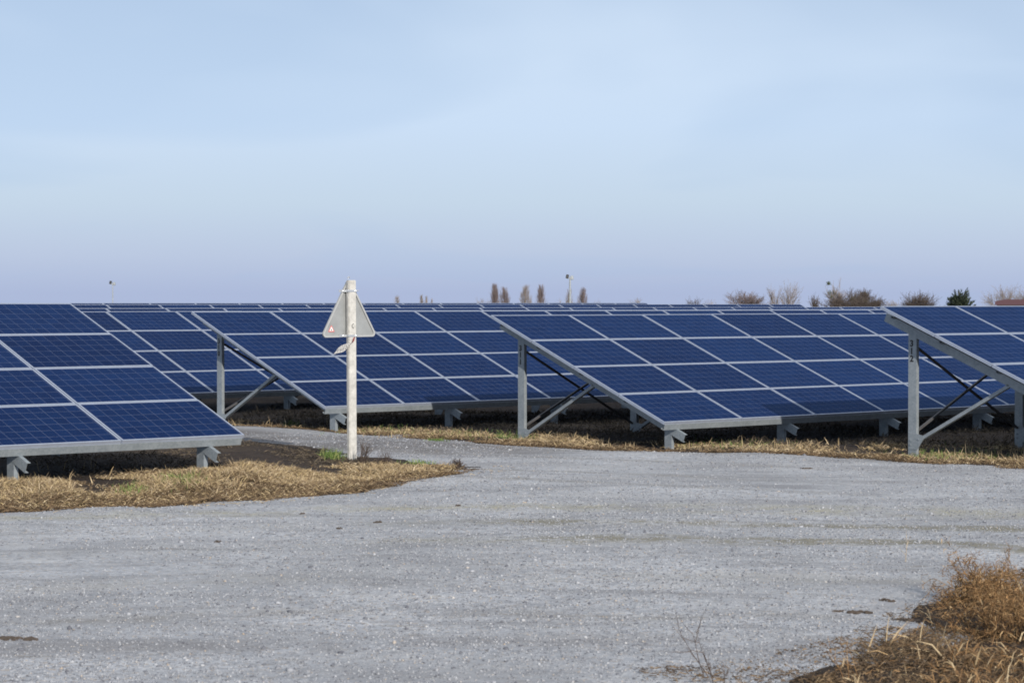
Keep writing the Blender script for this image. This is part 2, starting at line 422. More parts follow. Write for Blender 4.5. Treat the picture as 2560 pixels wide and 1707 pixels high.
# ------------------------------------------------------------------ outline of the gravel road
far_edge = [(600, 1066), (700, 1071), (860, 1083), (960, 1092), (1100, 1101), (1300, 1114), (1500, 1123), (1700, 1131), (1900, 1139), (2100, 1150), (2300, 1160), (2560, 1172)]
verge = [(0, 1293), (250, 1276), (450, 1263), (700, 1249), (880, 1236), (1000, 1218), (1120, 1196), (1225, 1178), (1120, 1172), (1020, 1168), (930, 1152), (860, 1136), (780, 1125), (690, 1117), (590, 1109)]
near_edge = [(2600, 1400), (2480, 1445), (2400, 1500), (2350, 1570), (2270, 1640), (2150, 1690), (2060, 1740)]
G = lambda pts: [tuple(ground_at(*p)[:2]) for p in pts]
fe, ve, ne = G(far_edge), G(verge), G(near_edge)
road = [(-60, 85.0), *fe, (16, 31.0), (40, 24), (40, 12), (9, 15.5), *ne, (0.6, 11.0), (0.0, 3.0), (-30, 3.0), (-30, 19.0), *ve, (-9.0, 41.5), (-60, 79.5)]
# ------------------------------------------------------------------ ground and road
bumpy = Waves(3, 0.6, 5.0)
broad = Waves(4, 0.05, 0.25, 10)
def terrain(x, y):
    d = np.hypot(x, y)
    return -0.0115 * np.maximum(d - 110, 0) * (1 - np.exp(-np.maximum(d - 110, 0) / 150))
def soil_z(x, y):
    x, y = np.asarray(x, float), np.asarray(y, float)
    dip = 0.13 * np.clip((sdist(road, x.ravel(), y.ravel()).reshape(x.shape) - 0.25) / 0.25, 0, 1)
    sd_ = sdist(road, x.ravel(), y.ravel()).reshape(x.shape)
    k = np.clip(-sd_ / 1.7, 0, 1) * np.clip((-1.9 - x) / 1.3, 0, 1) * (y < 33 + 0.2 * (-x)) * (y > 15)
    mound = 0.18 * k * k * (3 - 2 * k)
    near = np.clip(1.5 - np.hypot(x, y - 30) / 60, 0, 1)
    return terrain(x, y) + near * (0.018 * bumpy(x, y) + 0.015) - dip + mound
def axis(lo, hi, step, far_lo, far_hi):
    a = np.arange(lo, hi, step)
    g = [0.6 * 1.22 ** k for k in range(60)]
    up = hi + np.cumsum(g); dn = lo - np.cumsum(g)
    return np.concatenate([dn[dn > far_lo][::-1], a, up[up < far_hi]])
gx, gy = axis(-22, 18, 0.2, -9000, 9000), axis(5, 52, 0.2, -3000, 12000)
GX, GY = np.meshgrid(gx, gy)
def grid_faces(nx, ny):
    i = np.arange(nx * ny).reshape(ny, nx)
    return np.stack([i[:-1, :-1], i[:-1, 1:], i[1:, 1:], i[1:, :-1]], -1).reshape(-1, 4)
gme = mesh_np("ground", np.stack([GX, GY, soil_z(GX, GY)], -1).reshape(-1, 3), [grid_faces(len(gx), len(gy))], M_soil, smooth=True)
tag(link("ground", gme), kind="structure")

edge_n = Waves(11, 1.6, 14.0, 36)
rx, ry = np.arange(-22, 17, 0.11), np.arange(6, 52, 0.11)
RX, RY = np.meshgrid(rx, ry)
D = sdist(road, RX, RY) + 0.15 * edge_n(RX, RY)
und = Waves(12, 0.7, 4.0)
def road_z(x, y, d):
    return 0.004 + 0.075 * np.clip(d / 0.35, -1, 0) + 0.030 * np.clip(d / 1.2, 0, 1) + 0.012 * und(x, y) + 0.022
RZ = road_z(RX, RY, D)
keepv = (D > -0.35).ravel()
faces = grid_faces(len(rx), len(ry))
faces = faces[keepv[faces].all(1)]
used = np.zeros(RX.size, bool); used[faces.ravel()] = True
remap = np.cumsum(used) - 1
V = np.stack([RX, RY, RZ], -1).reshape(-1, 3)[used]
tag(link("gravel_road", mesh_np("gravel_road", V, [remap[faces]], M_gravel, smooth=True)), kind="structure")

def surf_z(x, y):
    d = sdist(road, x, y) + 0.15 * edge_n(x, y)
    return np.maximum(soil_z(x, y), np.where(d > -0.3, road_z(x, y, d), -9))

# loose stones lying on the gravel
ICO_V = None
def ico():
    bm = bmesh.new(); bmesh.ops.create_icosphere(bm, subdivisions=1, radius=1.0)
    v = np.array([x.co[:] for x in bm.verts]); f = np.array([[q.index for q in p.verts] for p in bm.faces]); bm.free()
    return v, f
ICO_V, ICO_F = ico()
OCT_V = np.array([(1, 0, 0), (0, 1, 0), (-1, 0, 0), (0, -1, 0), (0, 0, 1), (0, 0, -1)], float)
OCT_F = np.array([(0, 1, 4), (1, 2, 4), (2, 3, 4), (3, 0, 4), (1, 0, 5), (2, 1, 5), (3, 2, 5), (0, 3, 5)])
def stones(x, y, z, size, SV=None, SF=None):
    SV, SF = (ICO_V, ICO_F) if SV is None else (SV, SF)
    n, m = len(x), len(SV)
    v = SV[None] * (1 + rng.uniform(-.3, .3, (n, m, 1))) + rng.normal(0, .12, (n, m, 3))
    v = v * size[:, None, None] * np.stack([rng.uniform(.7, 1.35, n), rng.uniform(.7, 1.35, n), rng.uniform(.5, 1.0, n)], -1)[:, None]
    a = rng.uniform(0, 6.28, n); c, s = np.cos(a)[:, None], np.sin(a)[:, None]
    v = np.stack([v[..., 0] * c - v[..., 1] * s, v[..., 0] * s + v[..., 1] * c, v[..., 2]], -1)
    v += np.stack([x, y, z], -1)[:, None]
    f = (SF[None] + m * np.arange(n)[:, None, None]).reshape(-1, 3)
    return v.reshape(-1, 3), f
drift = Waves(31, 0.5, 3.0)
def scatter(n, mean, sig, lo, hi, shp):
    yy = 11.5 + (rng.random(n) ** 1.3) * 26; xx = rng.uniform(-1, 1, n) * (0.9 + yy * 0.232)
    dd = sdist(road, xx, yy) + 0.15 * edge_n(xx, yy)
    k = (dd > -0.12) & (drift(xx, yy) + rng.normal(0, .8, n) > -0.9)
    xx, yy, dd = xx[k], yy[k], dd[k]
    sz = np.clip(np.exp(rng.normal(np.log(mean), sig, len(xx))) * (0.8 + 0.012 * yy), lo, hi)
    return stones(xx, yy, road_z(xx, yy, dd) + sz * 0.2, sz, *shp)
a_ = scatter(190000, .0055, .32, .003, .012, (OCT_V, OCT_F)); b_ = scatter(3500, .0095, .35, .006, .020, (ICO_V, ICO_F))
tag(link("gravel_stones", mesh_np("gravel_stones", np.concatenate([a_[0], b_[0]]), [np.concatenate([a_[1], b_[1] + len(a_[0])])], M_stone)), "loose grey crushed stones lying over the gravel road", "gravel", kind="stuff")

# ------------------------------------------------------------------ solar tables
AZ = R(43.05); TILT = R(22.43); CT, ST, TT = math.cos(TILT), math.sin(TILT), math.tan(TILT)
U = Vector((math.cos(AZ), math.sin(AZ), 0)); VV = Vector((-math.sin(AZ), math.cos(AZ), 0))
PW, PH, GAP = 1.67, 0.989, 0.016
REF = 2.0
LOW_S = 4 * PH - GAP / 2
def P(x, s, h): return Vector((x, -s * CT - h * ST, REF - s * ST + h * CT))
ROT = (TILT, 0, 0)
LIP = 0.019

def panel_frame_bm(bm):
    x1, y1 = PW - GAP, PH - GAP
    box(bm, 0, x1, 0, LIP, -0.040, 0); box(bm, 0, x1, y1 - LIP, y1, -0.040, 0)
    box(bm, 0, LIP, LIP, y1 - LIP, -0.040, 0); box(bm, x1 - LIP, x1, LIP, y1 - LIP, -0.040, 0)
def panel_glass_bm(bm, mi=0):
    x1, y1 = PW - GAP, PH - GAP
    box(bm, LIP, x1 - LIP, LIP, y1 - LIP, -0.010, -0.004, mi)
bm = bmesh.new(); panel_frame_bm(bm); ME_frame = mesh_bm("panel_frame", bm, M_alu)
bm = bmesh.new(); panel_glass_bm(bm); ME_glass = mesh_bm("panel_glass", bm, M_cells)
bm = bmesh.new(); panel_frame_bm(bm); panel_glass_bm(bm, 1); ME_panel_far = mesh_bm("panel", bm, M_alu, M_cells)

def c_profile(a, b, t):
    """C outline: back plate along the first axis (length a), legs b deep, lips turned in"""
    l = min(0.018, a / 4)
    return [(0, 0), (0, b), (l, b), (l, b - t), (t, b - t), (t, t), (a - t, t), (a - t, b - t), (a - l, b - t), (a - l, b), (a, b), (a, 0)]

REAR_Y, FRONT_Y = -0.34, -4 * PH * CT + 0.24
def raft_z(y, h): return REF + y * TT + h / CT
def post_mesh(yc, name):
    bm = bmesh.new()
    pts = [Vector((0.004 + q, yc - 0.068 + p, -0.45)) for p, q in c_profile(0.136, 0.055, 0.005)]
    a, b = prism(bm, pts, (0, 0, 1))
    for v in b: v.co.z = raft_z(v.co.y, -0.234) + 0.02
    return mesh_bm(name, bm, M_steel)
ME_rear, ME_front = post_mesh(REAR_Y, "rear_post"), post_mesh(FRONT_Y, "front_post")
def rafter_mesh():
    bm = bmesh.new()
    s0, s1 = -0.05, LOW_S + 0.17
    pts = [P(q, s0, -0.245 + p) for p, q in ((0, 0), (0, .045), (.004, .045), (.004, .004), (.113, .004), (.113, .045), (.117, .045), (.117, 0))]
    prism(bm, pts, P(0, s1, 0) - P(0, s0, 0))
    return mesh_bm("rafter", bm, M_steel)
ME_rafter = rafter_mesh()
def brace_mesh():
    bm = bmesh.new()
    bar(bm, (0.03, REAR_Y - 0.13, 0.20), (0.03, -1.90, raft_z(-1.90, -0.236)), 0.045, 0.06, (1, 0, 0))
    return mesh_bm("brace", bm, M_steel)
ME_brace = brace_mesh()
def gusset_mesh():
    bm = bmesh.new()
    y = REAR_Y
    prism(bm, [(-0.004, y + .062, .06), (-0.004, y - .09, .06), (-0.004, y - .19, .20), (-0.004, y - .19, .25), (-0.004, y - .10, .27), (-0.004, y + .062, .29)], (0.007, 0, 0))
    for yy, zz in ((y + .02, .12), (y + .02, .18), (y - .11, .2)):
        tube(bm, [(-0.014, yy, zz), (-0.002, yy, zz)], 0.012, 6)
    return mesh_bm("gusset_plate", bm, M_steel)
ME_gusset = gusset_mesh()
bm = bmesh.new()
bar(bm, (0.05, REAR_Y + 0.02, REF - 0.52), (2.47, REAR_Y + 0.02, 0.26), 0.03, 0.03)
ME_rodA = mesh_bm("tie_rod", bm, M_rod)
bm = bmesh.new()
bar(bm, (0.05, REAR_Y - 0.03, 0.30), (2.47, REAR_Y - 0.03, REF - 0.60), 0.03, 0.03)
ME_rodB = mesh_bm("tie_rod", bm, M_rod)

def purlin_mesh(length, x0):
    bm = bmesh.new()
    pts = [Vector((x0, q, -0.126 + p)) for p, q in c_profile(0.085, 0.05, 0.004)]
    prism(bm, pts, (length - 2 * x0, 0, 0))
    return mesh_bm("purlin", bm, M_steel)

def number_text(txt, parent):
    cu = bpy.data.curves.new("number", 'FONT')
    cu.body = txt; cu.size = 0.118; cu.align_x = 'CENTER'; cu.align_y = 'CENTER'; cu.extrude = 0.0008; cu.offset = 0.004
    tmp = bpy.data.objects.new("digit", cu); col.objects.link(tmp)
    dg = bpy.context.evaluated_depsgraph_get()
    me = bpy.data.meshes.new_from_object(tmp.evaluated_get(dg))
    bpy.data.objects.remove(tmp); bpy.data.curves.remove(cu)
    me.materials.clear(); me.materials.append(M_black)
    return me

def solar_table(ncols, along, perp, ztop, label, frames_off=0.25, number=None, near=True, from_right=False, flip=0):
    """along / perp: left end and top edge of the table, measured along and across the rows"""
    p = U * along + VV * perp
    root = empty("solar_table", (p.x, p.y, ztop - REF), AZ)
    tag(root, label, "solar panels", "rows of blue solar panels on steel frames")
    length = ncols * PW - GAP
    for c in range(ncols):
        for r in range(4):
            jit = rng.normal(0, 0.0012, 2)
            loc = P(c * PW, (r + 1) * PH - GAP + jit[0], 0)
            rot = (TILT + rng.normal(0, 0.0012), rng.normal(0, 0.0008), 0)
            if near:
                o = link("solar_panel", ME_frame, root, loc, rot)
                link("cell_glass", ME_glass, o)
            else:
                link("solar_panel", ME_panel_far, root, loc, rot)
    pm, pl = purlin_mesh(length, 0.14), purlin_mesh(length, 0.022)
    for s in (0.16, 1.03, 2.02, 3.01, LOW_S):
        link("purlin", pm if s < 3.5 else pl, root, P(0, s - (0 if s < 3.5 else 0.003), 0), ROT)
    span = 2.47
    if from_right:
        xs = []
        x = length - 0.46
        while x > 0.1: xs.append(x); x -= span
        xs = xs[::-1]
    else:
        xs = list(np.arange(frames_off, length - 0.05, span))
    for i, x in enumerate(xs):
        rp = link("post", ME_rear, root, (x, 0, 0))
        fp = link("post", ME_front, root, (x, 0, 0))
        link("rafter", ME_rafter, root, (x, 0, 0))
        link("brace", ME_brace, root, (x, 0, 0))
        link("gusset_plate", ME_gusset, root, (x, 0, 0))
        if number and i == 0:
            for k, ch in enumerate(number):
                d = link("digit", number_text(ch, rp), rp, (0.0025, REAR_Y + 0.012, raft_z(REAR_Y, -0.234) - 0.115 - 0.104 * k))
                d.rotation_euler = Matrix(((0, 0, -1), (-1, 0, 0), (0, 1, 0))).to_euler()
    if len(xs) > 1:
        for i in (0,):
            link("tie_rod", ME_rodA, root, (xs[i], 0, 0)); link("tie_rod", ME_rodB, root, (xs[i], 0, 0))
    return root

solar_table(8, 25.539, 20.002, EYE - .044, "blue solar panel table on the post numbered 312, cut off by the right edge", number="312")
solar_table(23, 24.425, 26.620, EYE - .188, "blue solar panel table whose end post is numbered 311, middle of the photo", frames_off=0.31, number="311")
solar_table(24, 23.486, 33.150, EYE - .151, "blue solar panel table behind the triangular sign, end post numbered 310", frames_off=0.33, number="310")
solar_table(6, 16.198 - 6 * PW + GAP, 25.472, EYE - .004, "blue solar panel table at the left edge, its right end over the dry grass", from_right=True)
solar_table(24, 26.104 - 2 * PW, 39.754, EYE - .172, "blue solar panel table directly behind the post numbered 310, partly hidden by the left table")
solar_table(24, 30.46 - 4 * PW, 46.4, EYE - .126, "distant solar panel table, first thin strip above the 310 tables", near=False)
solar_table(24, 34.8 - 7 * PW, 53.0, EYE - .0455, "distant solar panel table, second thin strip from the skyline, ending near the bare trees", near=False)
solar_table(24, 39.0 - 10 * PW, 59.6, EYE - .004, "farthest solar panel table forming the skyline left of centre, ending right of the poplars", near=False)

# ------------------------------------------------------------------ road sign seen from behind
sp = ground_at(880, 1160)
SIGN = empty("road_sign", (sp.x, sp.y, 0), R(40))
SIGN.rotation_euler = (R(0.2), R(-0.45), R(40))
tag(SIGN, "back of a triangular road sign clamped to a white concrete post", "road sign")
bm = bmesh.new()
v = box(bm, -.06, .06, -.032, .032, -.4, 2.395)
bmesh.ops.bevel(bm, geom=[e for e in bm.edges], offset=0.009, segments=2, affect='EDGES')
link("post", mesh_bm("sign_post", bm, M_conc), SIGN)
def tri_pts(side, rad, z0, n=6):
    h = side * math.sqrt(3) / 2
    c = [(-side / 2, 0), (side / 2, 0), (0, h)]
    g = (0, h / 3)
    out = []
    for (x, z), a0 in zip(c, (210, 330, 90)):
        d = math.hypot(x - g[0], z - g[1]); k = 2 * rad / d
        cx, cz_ = x + (g[0] - x) * k, z + (g[1] - z) * k
        for i in range(n + 1):
            a = R(a0 - 60 + 120 * i / n)
            out.append((cx + rad * math.cos(a), cz_ + rad * math.sin(a) + z0))
    return out
YP = 0.062
T0 = 1.655
bm = bmesh.new()
prism(bm, [(x, YP, z) for x, z in tri_pts(.90, .045, T0)], (0, .003, 0))
plate = link("sign_plate", mesh_bm("sign_plate", bm, M_signback), SIGN)
bm = bmesh.new()
o_, i_ = tri_pts(.90, .045, T0), tri_pts(.90 - .075, .028, T0 + .0217)
n_ = len(o_)
ring = []
for pts, y in ((o_, YP - .002), (o_, YP - .022), (i_, YP - .022), (i_, YP - .002)):
    ring.append([bm.verts.new((x, y, z)) for x, z in pts])
for a, b in zip(ring, ring[1:] + ring[:1]):
    for k_ in range(n_): bm.faces.new((a[k_], a[(k_ + 1) % n_], b[(k_ + 1) % n_], b[k_]))
link("rim", mesh_bm("sign_rim", bm, M_rim), plate)
# small warning sticker in the lower corner
bm = bmesh.new(); prism(bm, [(x - .275, YP - .003, z) for x, z in tri_pts(.105, .004, T0 + .07)], (0, .002, 0))
stk = link("sticker", mesh_bm("sticker", bm, M_red), plate)
bm = bmesh.new(); prism(bm, [(x - .275, YP - .0045, z) for x, z in tri_pts(.066, .003, T0 + .083)], (0, .001, 0))
link("sticker", mesh_bm("sticker_field", bm, M_white), plate)
bm = bmesh.new(); prism(bm, [(-.285, YP - .006, T0 + .090), (-.268, YP - .006, T0 + .088), (-.272, YP - .006, T0 + .110), (-.280, YP - .006, T0 + .112)], (0, .001, 0))
link("sticker", mesh_bm("sticker_symbol", bm, M_box), plate)
# clamps round the post
for z in (2.255, 1.672):
    bm = bmesh.new()
    box(bm, -.064, .064, -.037, -.033, z - .014, z + .014)
    box(bm, -.068, -.064, -.037, YP - .023, z - .014, z + .014); box(bm, .064, .068, -.037, YP - .023, z - .014, z + .014)
    box(bm, -.17, -.068, YP - .029, YP - .025, z - .016, z + .016); box(bm, .068, .10, YP - .029, YP - .025, z - .016, z + .016)
    tube(bm, [(.05, -.052, z), (.05, -.03, z)], .009, 6); tube(bm, [(-.10, YP - .045, z), (-.10, YP - .02, z)], .009, 6)
    tube(bm, [(.064, -.03, z + .004), (.10, -.035, z + .004)], .006, 6)
    link("clamp", mesh_bm("clamp", bm, M_zinc), SIGN)
# painted curve on the post
bm = bmesh.new()
for k_ in range(10):
    a0, a1 = R(75 + 21 * k_), R(75 + 21 * (k_ + 1))
    prism(bm, [(.012 + r_ * math.cos(a), -.0335, 1.80 + 1.05 * r_ * math.sin(a)) for r_, a in ((.020, a0), (.028, a0), (.028, a1), (.020, a1))], (0, .001, 0))
link("painted_mark", mesh_bm("painted_mark", bm, M_box), SIGN)
bm = bmesh.new(); tube(bm, [(-.012, YP - .01, T0 + .755), (-.012, YP - .01, T0 + .775), (0.004, YP - .01, T0 + .783), (.016, YP - .01, T0 + .772)], .008, 6)
link("top_hook", mesh_bm("top_hook", bm, M_zinc), SIGN)

# torn film hanging from the lower clamp
def ribbon(path, widths, thick, mats, mi):
    bm = bmesh.new()
    rows = []
    for (x, y, z), (wx, wy, wz) in zip(path, widths):
        rows.append([bm.verts.new((x - wx, y - wy, z - wz)), bm.verts.new((x + wx * .1, y - .012 + wy * .3, z + wz * .2)), bm.verts.new((x + wx, y + wy, z + wz))])
    for i, (a, b) in enumerate(zip(rows, rows[1:])):
        for k in range(2):
            f = bm.faces.new((a[k], a[k + 1], b[k + 1], b[k])); f.material_index = mi[i]
    bmesh.ops.solidify(bm, geom=bm.faces[:], thickness=thick)
    return mesh_bm("film", bm, *mats)
fx, fy = sp.x, sp.y
b0 = Vector((sp.x + 0.028, sp.y - 0.075, 0))
path = [(b0.x + .01, b0.y + .005, 1.655), (b0.x - .005, b0.y - .01, 1.60), (b0.x - .035, b0.y - .02, 1.565), (b0.x - .075, b0.y - .03, 1.535), (b0.x - .12, b0.y - .03, 1.515), (b0.x - .17, b0.y - .025, 1.50), (b0.x - .215, b0.y - .02, 1.477), (b0.x - .245, b0.y - .02, 1.452)]
wid = [(.010, .004, .004), (.012, .006, .006), (.026, .008, .026), (.024, .012, .046), (.018, .016, .052), (.014, .014, .048), (.012, .01, .036), (.014, .01, .018)]
film = link("torn_film", ribbon(path, wid, .003, (M_red, M_film, M_box), [0, 0, 1, 1, 1, 1, 1]))
tag(film, "torn white plastic strip hanging from the lower clamp of the sign", "plastic strip")
bm = bmesh.new()
for k_ in range(16):
    t = k_ / 15
    x = b0.x - .06 - .15 * t + random.uniform(-.006, .006); z = 1.54 - .06 * t + random.uniform(-.018, .018)
    prism(bm, [(x, b0.y - .058, z), (x + random.uniform(.008, .02), b0.y - .058, z + random.uniform(-.003, .003)), (x + .008, b0.y - .058, z + .006)], (0, .002, 0))
link("print", mesh_bm("print", bm, M_box), film)

# ------------------------------------------------------------------ blades, stalks and weeds
def blades(pos, az, el, length, width, bend, side_tilt=None):
    """curved grass blades, three points long"""
    n = len(pos)
    d0 = np.stack([np.cos(az) * np.cos(el), np.sin(az) * np.cos(el), np.sin(el)], -1)
    el1 = el - bend
    d1 = np.stack([np.cos(az) * np.cos(el1), np.sin(az) * np.cos(el1), np.sin(el1)], -1)
    th = rng.uniform(0, 2 * np.pi, n)
    s = np.stack([-np.sin(az), np.cos(az), np.zeros(n)], -1)
    up = np.cross(d0, s)
    s = s * np.cos(th)[:, None] + up * np.sin(th)[:, None]
    p1 = pos + d0 * (length * .5)[:, None]; p2 = p1 + d1 * (length * .5)[:, None]
    w_ = s * (width / 2)[:, None]
    v = np.stack([pos - w_, pos + w_, p1 - w_ * .85, p1 + w_ * .85, p2], 1).reshape(-1, 3)
    b = 5 * np.arange(n)[:, None]
    q = np.concatenate([b + 0, b + 1, b + 3, b + 2], 1); t = np.concatenate([b + 2, b + 3, b + 4], 1)
    return v, q, t

def sample(poly, n):
    P_ = np.asarray(poly); lo, hi = P_.min(0), P_.max(0)
    out = np.zeros((0, 2))
    while len(out) < n:
        c = rng.uniform(lo, hi, (n * 2, 2))
        out = np.concatenate([out, c[sdist(poly, c[:, 0], c[:, 1]) > 0]])
    return out[:n]

patchy = Waves(21, 1.5, 8.0); patchy2 = Waves(22, 3.0, 14.0)
def sward(pts, lo_l, hi_l, width, el_lo, el_hi, clump=0.5, az_mean=None, zoff=0.0):
    p = pts[patchy(pts[:, 0], pts[:, 1]) + rng.normal(0, 1, len(pts)) * (1 - clump) * 1.5 > -0.55]
    n = len(p)
    z = surf_z(p[:, 0], p[:, 1]) + zoff
    hgt = np.clip(0.75 + 0.3 * patchy2(p[:, 0], p[:, 1]), 0.35, 1.6)
    az = rng.uniform(0, 2 * np.pi, n) if az_mean is None else rng.normal(az_mean, 0.9, n)
    el = rng.uniform(el_lo, el_hi, n)
    return blades(np.column_stack([p, z + rng.uniform(-.005, .03, n) * hgt]), az, el, rng.uniform(lo_l, hi_l, n) * hgt, width * rng.uniform(.6, 1.4, n), rng.uniform(0, 1.0, n))

def grass(name, parts, mat, label, cat="grass"):
    vs, qs, ts, o = [], [], [], 0
    for v, q, t in parts:
        vs.append(v); qs.append(q + o); ts.append(t + o); o += len(v)
    ob = link(name, mesh_np(name, np.concatenate(vs), [np.concatenate(qs), np.concatenate(ts)], mat))
    tag(ob, label, cat, kind="stuff")
    return ob

# verge in front of the left table
Gz = lambda pts: [tuple(ground_at(*p)[:2]) for p in pts]          # points on the bank carry its height as a third number
vg = Gz([(-200, 1212, .18), (0, 1204, .18), (200, 1194, .18), (450, 1178, .17), (560, 1164, .2), (640, 1160, .16), (730, 1172, .08), (860, 1170), (960, 1172), (1060, 1172), (1225, 1179), (1120, 1195), (1000, 1217), (880, 1234), (700, 1246), (450, 1260), (250, 1273), (0, 1289), (-200, 1302)])
ridge = Gz([(-200, 1214, .18), (0, 1206, .18), (200, 1196, .18), (450, 1180, .18), (560, 1168, .2), (640, 1164, .16), (730, 1182, .08), (860, 1182), (1000, 1180), (1100, 1182), (900, 1210), (700, 1226), (450, 1236, .04), (250, 1250, .04), (0, 1264, .04), (-200, 1276, .04)])
grass("dry_grass", [sward(sample(vg, 44000), .04, .12, .0055, R(0), R(50), .9), sward(sample(ridge, 44000), .04, .15, .0055, R(5), R(65), .85)], M_straw, "mown straw coloured grass on the verge before the left table")
vl = G([(-200, 1260), (0, 1248), (250, 1238), (450, 1226), (700, 1212), (880, 1202), (1000, 1198), (1120, 1186), (1225, 1179), (1120, 1199), (1000, 1221), (880, 1239), (700, 1252), (450, 1266), (250, 1279), (0, 1296), (-200, 1308)])
grass("brown_litter", [sward(sample(vl, 60000), .03, .11, .007, R(0), R(40), .7)], M_litter, "dark brown dead litter where the verge meets the gravel", "dead litter")
vgb = G([(-200, 1260), (0, 1250), (450, 1228), (900, 1204), (1120, 1180), (1270, 1172), (1300, 1184), (1140, 1206), (900, 1250), (700, 1266), (450, 1282), (250, 1294), (0, 1312), (-200, 1324)])
grass("stray_straw", [sward(sample(vgb, 1500), .04, .12, .006, R(0), R(25), .3)], M_straw, "stray straw blown over the gravel along the left verge", "straw")
grass("verge_litter", [sward(sample(vg, 22000), .03, .10, .007, R(0), R(45), .8)], M_litter, "brown dead leaves mixed into the left verge", "dead litter")
soil_patch = G([(560, 1118), (690, 1122), (780, 1130), (860, 1145), (960, 1165), (1120, 1176), (860, 1180), (730, 1184), (640, 1170), (480, 1150)])
under_left = Gz([(-200, 1150, .2), (0, 1150, .2), (480, 1120, .2), (580, 1130, .2), (590, 1160, .2), (450, 1176, .18), (0, 1202, .18), (-200, 1212, .18)])
# strips between the road and the tables of the right block
rs = G([(560, 1062), (600, 1054), (760, 1066), (900, 1072), (1100, 1080), (1300, 1094), (1420, 1090), (1500, 1106), (1700, 1110), (1900, 1117), (2100, 1124), (2250, 1120), (2400, 1126), (2600, 1128), (2600, 1176), (2300, 1163), (2100, 1153), (1900, 1142), (1700, 1134), (1500, 1126), (1300, 1117), (1100, 1104), (960, 1095), (860, 1086), (700, 1074)])
grass("dry_grass", [sward(sample(rs, 34000), .04, .13, .006, R(0), R(55), .9)], M_straw, "dry straw grass along the far edge of the gravel road")
rs2 = G([(600, 1066), (860, 1080), (1100, 1096), (1300, 1108), (1500, 1118), (1700, 1126), (1900, 1134), (2100, 1144), (2300, 1153), (2600, 1164), (2600, 1178), (2300, 1165), (2100, 1155), (1900, 1144), (1700, 1136), (1500, 1128), (1300, 1118), (1100, 1105), (960, 1096), (860, 1087), (700, 1075), (600, 1069)])
grass("brown_litter", [sward(sample(rs2, 30000), .03, .12, .008, R(0), R(45), .7)], M_litter, "brown dead litter along the far edge of the gravel road", "dead litter")
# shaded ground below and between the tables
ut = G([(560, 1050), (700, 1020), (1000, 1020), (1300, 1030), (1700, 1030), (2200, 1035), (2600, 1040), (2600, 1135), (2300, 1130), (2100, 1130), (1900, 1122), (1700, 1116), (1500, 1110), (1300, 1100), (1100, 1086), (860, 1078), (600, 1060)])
grass("dead_grass", [sward(sample(ut, 36000), .04, .16, .010, R(5), R(70), .4), sward(sample(soil_patch, 5000), .03, .10, .007, R(0), R(40), .8), sward(sample(under_left, 4000), .04, .12, .008, R(0), R(60), .6)], M_dull_shade, "dead grass under the solar tables, coloured darker for their shade")
grass("dead_grass", [sward(sample([(4.6, 15.2), (9, 16.5), (16, 22), (24, 18), (18, 10), (6, 9.5)], 26000), .05, .18, .009, R(5), R(65), .4)], M_dull_shade, "dull dead grass beyond the gravel in the near right corner")
# green tufts
def tuft(px, py, spread, n, lo, hi, z=0.0):
    g = ground_at(px, py, z)
    p = np.column_stack([rng.normal(g.x, spread, n), rng.normal(g.y, spread * 1.6, n)])
    z = surf_z(p[:, 0], p[:, 1]) + .005
    return blades(np.column_stack([p, z]), rng.uniform(0, 6.28, n), rng.uniform(R(35), R(88), n), rng.uniform(lo, hi, n), np.full(n, .006), rng.uniform(0, .9, n))
grass("green_grass", [tuft(832, 1160, .07, 260, .08, .19)], M_green, "bright green grass tuft left of the sign post", "grass")
grass("green_grass", [tuft(455, 1196, .12, 260, .07, .17, .18), tuft(330, 1206, .10, 110, .06, .13, .18)], M_green, "green blades in the verge below the left table's post", "grass")
grass("green_grass", [tuft(1092, 1111, .09, 160, .03, .06), tuft(1048, 1168, .10, 160, .04, .08)], M_green, "two low green tufts on the gravel right of the sign", "grass")
grass("green_grass", [tuft(1290, 1098, .25, 220, .05, .12), tuft(1140, 1092, .35, 260, .05, .10), tuft(950, 1080, .4, 260, .05, .1), tuft(2330, 1146, .3, 260, .05, .12), tuft(2450, 1142, .3, 200, .05, .12), tuft(730, 1066, .08, 80, .06, .16), tuft(1830, 1116, .4, 200, .05, .1)], M_green, "scattered green blades at the foot of the right tables", "grass")
# upright pale stubble
def stubble(px0, px1, py0, py1, n, lo, hi):
    p = np.array([ground_at(rng.uniform(px0, px1), rng.uniform(py0, py1))[:2] for _ in range(n)])
    return blades(np.column_stack([p, surf_z(p[:, 0], p[:, 1])]), rng.uniform(0, 6.28, n), rng.uniform(R(60), R(90), n), rng.uniform(lo, hi, n), np.full(n, .011), rng.uniform(0, .5, n))
grass("stubble", [stubble(1480, 1600, 1119, 1126, 16, .10, .20), stubble(1700, 2120, 1118, 1136, 40, .08, .18), stubble(2350, 2560, 1136, 1160, 46, .10, .26), stubble(900, 1240, 1084, 1102, 30, .06, .18), stubble(560, 900, 1060, 1074, 40, .08, .25), stubble(60, 620, 1212, 1250, 50, .08, .18), stubble(1340, 1470, 1098, 1118, 40, .08, .2)], M_stalk, "pale upright stubble stalks at the road edges", "stubble")
# heap of straw below the 311 post
grass("straw_heap", [sward(sample(G([(1350, 1106), (1400, 1096), (1450, 1098), (1500, 1116), (1430, 1122), (1360, 1116)]), 1500), .08, .22, .007, R(0), R(40), .2, zoff=.02)], M_straw, "heap of golden straw beside the post numbered 311", "straw")

